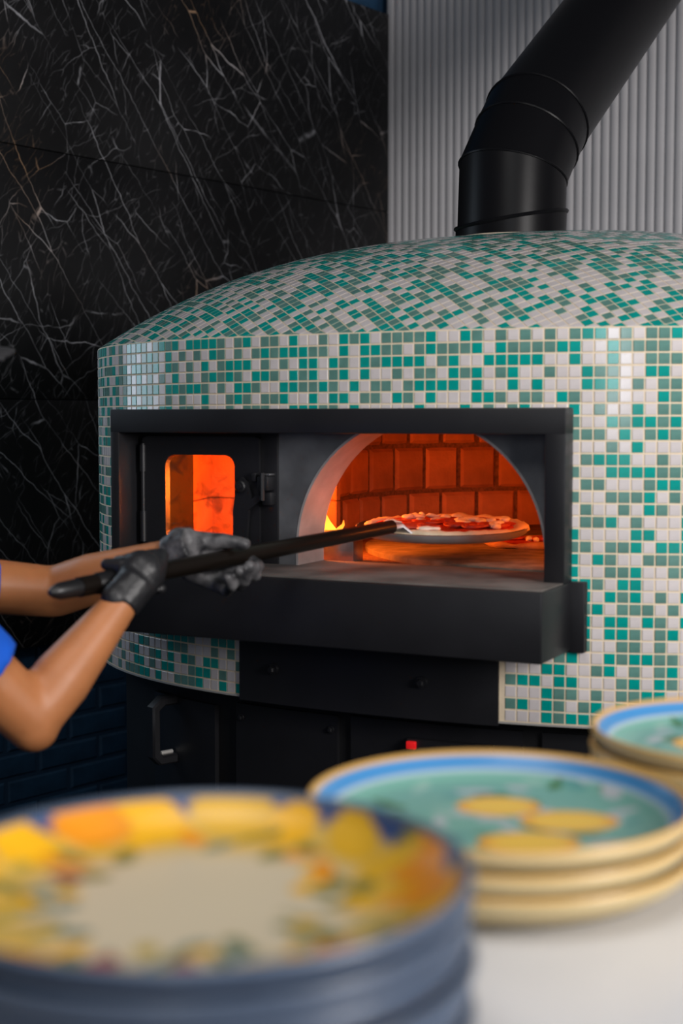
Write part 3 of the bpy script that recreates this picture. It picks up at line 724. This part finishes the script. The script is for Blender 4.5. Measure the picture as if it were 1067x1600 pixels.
for a0_, a1_, q0, q1, nn_ in ((-.9, .5, .40, .66, 16), (3.5, 5.3, .42, .70, 20), (2.3, 3.3, .45, .70, 8)):
    for k in range(nn_):
        a = rg.uniform(a0_, a1_)-.4; q_ = rg.uniform(q0, q1); motif.append((q_*math.cos(a), q_*math.sin(a), rg.uniform(.05, .10), rg.uniform(.025, .05), a+rg.uniform(-1.2, 1.2), rg.choice((OLI, OLI, TEA, TEA, YEL, LEM, (.45, .33, .06), (.40, .36, .22)))))
for a in (3.9, 4.35, 2.2): motif.append((.62*math.cos(a), .62*math.sin(a), .08, .05, a, RED))
def paint_blue(x, y, under):
    if under: return (.020, .032, .062) if math.hypot(x, y) < .985 else (.045, .068, .115)
    r = math.hypot(x, y)
    if r > .960: return RIM
    c = mixc(CREAM, (.58, .38, .08), (r-.52)/.22); c = mixc(c, BLU, (r-.875)/.03)
    for cx, cy, rx, ry, an, col in motif:
        e = ellip(x, y, cx, cy, rx, ry, an)
        if e < 1: c = mixc(col, tuple(v*.8 for v in col), e*.7)
    return c
GRN, BRD, OCH, LEA, FLW = (.16, .36, .30), (.05, .22, .48), (.62, .36, .10), (.06, .16, .06), (.42, .44, .46)
lem3 = [(.04, .33, .23, .19, .05), (.38, .04, .26, .19, -.05), (.12, -.33, .26, .18, .05)]
rg2 = random.Random(5); lv_ = [(rg2.uniform(-.75, .75), rg2.uniform(-.75, .75), rg2.uniform(.06, .12), rg2.uniform(.03, .05), rg2.uniform(0, 3), rg2.choice((LEA, LEA, FLW, FLW, (.25, .42, .36), (.10, .28, .26)))) for _ in range(60)]
def paint_teal(x, y, under):
    if under: return (.50, .39, .20)
    r = math.hypot(x, y)
    if r > .955: return OCH
    if r > .875: return BRD if r > .892 else (.36, .46, .52)
    c = GRN
    for cx, cy, rx, ry, an, col in lv_:
        if ellip(x, y, cx, cy, rx, ry, an) < 1: c = col
    for cx, cy, rx, ry, an in lem3:
        e = ellip(x, y, cx, cy, rx, ry, an)
        if e < 1: c = mixc((.80, .50, .06), (.72, .26, .02), (e-.45)*1.6)
    return c
ORD = ['topmost', 'second', 'third', 'fourth', 'fifth', 'sixth', 'seventh', 'eighth', 'ninth']
def stack(me, c, n, pitch, ztop, H, desc, group, rotz):
    z0 = ZK+.0004; pitch = (ztop-H-z0)/(n-1)
    for k in range(n):
        o = bpy.data.objects.new('plate', me); C.objects.link(o); i = n-1-k
        o.location = (c.x+random.uniform(-.002, .002)*(i > 0), c.y+random.uniform(-.002, .002)*(i > 0), z0+k*pitch); o.rotation_euler = (0, 0, rotz+i*.7)
        lab = desc[0] if i == 0 else ('%s plate from the top of %s' % (ORD[i], desc[1]))
        tag(o, lab, 'plate', group)
pb = plate_mesh('plate', .150, .030, paint_blue); pt = plate_mesh('plate', .150, .030, paint_teal)
bc = PX(306, 1352, .75); stack(pb, bc, 7, .0150, bc.z+.002, .030, ('blue rimmed plate painted with lemons around a cream centre, topmost of the near stack', 'the near stack of blue plates'), 'blue lemon plates in the near stack', .4)
sc_ = PX(778, 1250, 1.09); stack(pt, sc_, 3, .0172, ZK+.030+.0172*2, .030, ('teal plate with three lemons and ochre rim, topmost of the middle stack', 'the middle stack of cream backed plates'), 'teal lemon plates in the middle stack', 0)
s3 = PX(1172, 1160, 1.33); stack(pt, s3, 3, .0172, ZK+.030+.0172*2, .030, ('teal plate with blue border cut by the right picture edge, topmost of the far stack', 'the far right stack of plates'), 'teal plates in the far right stack', .9)

# ------------------------------------------------------------------ the person at the peel
def add_cone_capsule(bm, a, b, ra, rb, caps=True):
    a, b = Vector(a), Vector(b); d = (b-a); L = d.length; dr = d/L
    x = dr.orthogonal().normalized(); y = dr.cross(x); K = 14
    rings = []; seq = []
    if caps:
        for q in (-80, -50, -25): seq.append((a+dr*ra*math.sin(D(q)), ra*math.cos(D(q))))
    seq += [(a, ra), (b, rb)]
    if caps:
        for q in (25, 50, 80): seq.append((b+dr*rb*math.sin(D(q)), rb*math.cos(D(q))))
    for c, r in seq: rings.append([bm.verts.new(c+(x*math.cos(2*math.pi*k/K)+y*math.sin(2*math.pi*k/K))*r) for k in range(K)])
    for p, q in zip(rings[:-1], rings[1:]):
        for k in range(K): bm.faces.new((p[k], p[(k+1) % K], q[(k+1) % K], q[k]))
    bm.faces.new(rings[0][::-1]); bm.faces.new(rings[-1])
def add_ell(bm, c, rx, ry, rz, rotz=0, tilt=0):
    r = bmesh.ops.create_icosphere(bm, subdivisions=3, radius=1)
    bmesh.ops.transform(bm, matrix=Matrix.Translation(c) @ Matrix.Rotation(rotz, 4, 'Z') @ Matrix.Rotation(tilt, 4, 'Y') @ Matrix.Diagonal((rx, ry, rz, 1)), verts=r['verts'])
def chain(bm, pts, radii):
    for i in range(len(pts)-1): add_cone_capsule(bm, pts[i], pts[i+1], radii[i], radii[i+1])
def remeshed(name, bm, m, parent, vox, smooth=4):
    me = bpy.data.meshes.new(name+'_src'); bmesh.ops.recalc_face_normals(bm, faces=bm.faces); bm.to_mesh(me); bm.free()
    o = bpy.data.objects.new(name+'_src', me); C.objects.link(o)
    r = o.modifiers.new('r', 'REMESH'); r.mode = 'VOXEL'; r.voxel_size = vox
    s = o.modifiers.new('s', 'SMOOTH'); s.factor = .5; s.iterations = smooth
    dg = bpy.context.evaluated_depsgraph_get(); ne = bpy.data.meshes.new_from_object(o.evaluated_get(dg)); ne.name = name
    bpy.data.objects.remove(o); ne.transform(Matrix.Translation(-wloc(parent))); ne.materials.clear(); ne.materials.append(m)
    ne.polygons.foreach_set('use_smooth', [True]*len(ne.polygons))
    ob = bpy.data.objects.new(name, ne); C.objects.link(ob); ob.parent = parent; return ob
M_skin = mat('skin', (.50, .19, .070), .48, var=.06, vscale=18, sss=.12)
M_shirt = mat('bright_blue_cotton', (.0, .10, .62), .8, var=.05, vscale=30)
M_glove = mat('black_nitrile_glove', (.014, .014, .016), .45, bump=.5, bscale=70)
M_gloveF = mat('floury_black_glove', (.020, .020, .023), .5, col2=(.16, .155, .16), vscale=34, bump=.5, bscale=70, detail=6)
M_cloth = mat('dark_trouser_cloth', (.015, .016, .02), .85)
M_cap = mat('charcoal_cap_cloth', (.022, .022, .025), .85)
FWD = Vector((.95, .32, 0)).normalized(); LFT = Vector((-FWD.y, FWD.x, 0))
SR, SL = Vector((-.615, 1.84, 1.30)), Vector((-.735, 2.215, 1.255))
ER, WR = PX(48, 1122, 1.95), PX(194, 936, 2.05)
EL, WLf = PX(84, 925, 2.36), PX(266, 863, 2.262)
mid = (SR+SL)/2; hip = mid+Vector((-.13, -.03, -.42)); neck = mid+Vector((.02, .01, .07)); head = mid+FWD*.040+Vector((0, 0, .285))
per = thing('person', (hip.x, hip.y, 0), 'person in a bright blue T-shirt and black gloves holding the peel with both hands', 'person')
bm = bmesh.new()
chain(bm, [SR, SR+(ER-SR)*.5, ER], [.052, .049, .043]); chain(bm, [ER, ER+(WR-ER)*.32, WR], [.042, .0440, .0255])
add_ell(bm, ER+Vector((.004, 0, -.012)), .036, .04, .036)
chain(bm, [SL, SL+(EL-SL)*.5, EL], [.052, .047, .044]); chain(bm, [EL, EL+(WLf-EL)*.35, WLf], [.044, .0435, .0225])
chain(bm, [WR, PX(212, 905, 2.09)], [.024, .022]); chain(bm, [WLf, PX(310, 878, 2.285)], [.022, .02])
for s_ in (SR, SL): chain(bm, [s_, mid+Vector((0, 0, -.02))], [.058, .075])
chain(bm, [mid, (mid+hip)/2, hip], [.105, .10, .11]); chain(bm, [mid, neck, head+Vector((0, 0, -.05))], [.07, .052, .052])
add_ell(bm, head, .098, .077, .118, math.atan2(FWD.y, FWD.x)); add_ell(bm, head+FWD*.045+Vector((0, 0, -.065)), .05, .052, .045)
add_cone_capsule(bm, head+FWD*.088+Vector((0, 0, .012)), head+FWD*.107+Vector((0, 0, -.022)), .009, .014)
for sgn in (-1, 1):
    add_ell(bm, head+LFT*sgn*.078+FWD*-.005+Vector((0, 0, -.01)), .02, .009, .032, math.atan2(FWD.y, FWD.x))
    h = hip+LFT*sgn*.09; k_ = Vector((h.x+.03, h.y, .50)); f_ = Vector((h.x, h.y, .10))
    chain(bm, [h, k_, f_], [.085, .058, .042]); chain(bm, [f_+Vector((0, 0, -.03)), f_+FWD*.14+Vector((0, 0, -.06))], [.038, .03])
remeshed('body', bm, M_skin, per, .006, 5)
# clothes
def frustum(bm, a, b, ra, rb): add_cone_capsule(bm, a, b, ra, rb, caps=False)
bm = bmesh.new()
for s_, e_, tpar in ((SR, ER, .69), (SL, EL, .63)):
    frustum(bm, s_-(e_-s_)*.1, s_+(e_-s_)*tpar, .068, .063); add_ell(bm, s_, .07, .07, .065)
    chain(bm, [s_, mid+Vector((0, 0, -.02))], [.066, .085])
chain(bm, [mid, (mid+hip)/2, hip], [.118, .112, .122]); frustum(bm, hip+Vector((0, 0, .05)), hip+Vector((0, 0, -.10)), .125, .13)
remeshed('t_shirt', bm, M_shirt, per, .008, 3)
bm = bmesh.new(); frustum(bm, hip+Vector((0, 0, 0)), hip+Vector((0, 0, -.14)), .11, .12)
for sgn in (-1, 1):
    h = hip+LFT*sgn*.09; k_ = Vector((h.x+.03, h.y, .50)); f_ = Vector((h.x, h.y, .09)); chain(bm, [h, k_], [.10, .072]); frustum(bm, k_, f_, .072, .06)
remeshed('trousers', bm, M_cloth, per, .01, 3)
for sgn in (-1, 1):
    h = hip+LFT*sgn*.09; bm = bmesh.new(); chain(bm, [Vector((h.x, h.y, .055)), Vector((h.x, h.y, .05))+FWD*.16], [.048, .042]); add_ell(bm, Vector((h.x, h.y, .03))+FWD*.07, .14, .05, .028, math.atan2(FWD.y, FWD.x))
    remeshed('shoe', bm, M_cloth, per, .008, 3)
bm = bmesh.new(); add_ell(bm, head+FWD*-.03+Vector((0, 0, .02)), .085, .084, .10, math.atan2(FWD.y, FWD.x)); remeshed('hair', bm, mat('dark_hair', (.012, .009, .007), .6), per, .007, 2)
bm = bmesh.new(); add_ell(bm, head+FWD*-.012+Vector((0, 0, .062)), .102, .090, .078, math.atan2(FWD.y, FWD.x))
for q in range(-6, 7):
    a = q/6; chain(bm, [head+FWD*.06+LFT*a*.07+Vector((0, 0, .046-.018*a*a)), head+FWD*(.160-.045*a*a)+LFT*a*.078+Vector((0, 0, .040-.030*a*a))], [.007, .006])
remeshed('cap', bm, M_cap, per, .005, 3)
for sgn in (-1, 1):
    o = lathe('eye', [(0, .004), (.007, .003), (.012, 0), (0, -.002)], (0, 0, 0), mat('eye', (.03, .02, .015), .2), per, 16); o.location = head+FWD*.086+LFT*sgn*.032+Vector((0, 0, .005))-wloc(per); o.rotation_euler = (0, math.pi/2, math.atan2(FWD.y, FWD.x))
o = box('mouth', -.020, .020, -.002, .002, -.004, .004, mat('lips', (.35, .12, .09), .5), per, lambda u, v, z: head+FWD*(.094+v)+LFT*u+Vector((0, 0, -.062+z)), .0015)
# near glove: fist closed over the handle end
def HP(s): return PE+(PA-PE)*s
near = (Vector((0, 0, ZC))-HP(.2)); near = (near-pd*near.dot(pd)); near.z = 0; near.normalize(); upv = pd.cross(near); upv = upv if upv.z > 0 else -upv
s0 = .205; ds = .0205/(PA-PE).length; far = -near
bm = bmesh.new()
cuff = WR+(WR-ER).normalized()*-.004
K = []
for i in range(4):
    H = HP(s0+.055-ds*i*1.0)
    k0 = H+upv*.026+near*.012; K.append(k0)
    chain(bm, [WR+(H-HP(s0+.055-ds*1.5))*.55+upv*.004, (WR+k0)/2+near*.012+(H-HP(s0+.055-ds*1.5))*.3, k0], [.0215, .0185, .0125])
    rr_ = (.0108, .0112, .0106, .0095)[i]
    chain(bm, [k0, H+upv*.024+far*.018, H+far*.029-upv*.003, H+far*.014-upv*.026, H+near*.006-upv*.025], [.0125, rr_, rr_, rr_*.95, rr_*.85])
tb = HP(s0-.045)
chain(bm, [WR+upv*.008, tb+near*.020+upv*.004, tb+near*.014+upv*.022-pd*.002, tb+upv*.024+far*.010-pd*.012], [.020, .0145, .0125, .010])
frustum(bm, cuff-(WR-ER).normalized()*.006, WR+(WR-ER).normalized()*.035, .0295, .030)
add_ell(bm, (WR+K[1]+K[2])/3+near*.006, .035, .030, .034)
remeshed('glove', bm, M_glove, per, .0032, 4)
# far glove: hand behind the handle, thumb on top, fingers curling under it
def q(px, py, Y): return PX(px, py, Y)
bm = bmesh.new()
wl_ = WLf
ax_ = (WLf-EL).normalized()
frustum(bm, wl_-ax_*.004, wl_+ax_*.045, .0275, .030)
knk = [q(356, 862, 2.292), q(352, 880, 2.296), q(344, 897, 2.292), q(332, 911, 2.284)]
for k_, off in zip(knk, (.012, .004, -.006, -.014)): chain(bm, [wl_+ax_*.02+Vector((0, 0, off)), (wl_+k_)/2+Vector((0, .004, off*.4)), k_], [.024, .0195, .0130])
add_ell(bm, q(308, 872, 2.28), .036, .022, .034)
fing = [[q(356, 862, 2.292), q(386, 872, 2.30), q(404, 884, 2.275), q(398, 886, 2.235)],
        [q(352, 880, 2.296), q(384, 896, 2.29), q(399, 899, 2.255), q(390, 884, 2.222)],
        [q(344, 897, 2.292), q(372, 914, 2.275), q(382, 908, 2.235), q(374, 892, 2.212)],
        [q(332, 911, 2.284), q(354, 924, 2.262), q(362, 916, 2.226), q(356, 902, 2.208)]]
for f_, r_ in zip(fing, (.0108, .0112, .0106, .0095)): chain(bm, f_, [.0125, r_, r_*.96, r_*.86])
chain(bm, [wl_+ax_*.03+Vector((0, 0, .008)), q(316, 846, 2.268), q(350, 845, 2.262), q(383, 850, 2.258)], [.021, .0165, .0125, .0098])
remeshed('glove', bm, M_gloveF, per, .0032, 4)
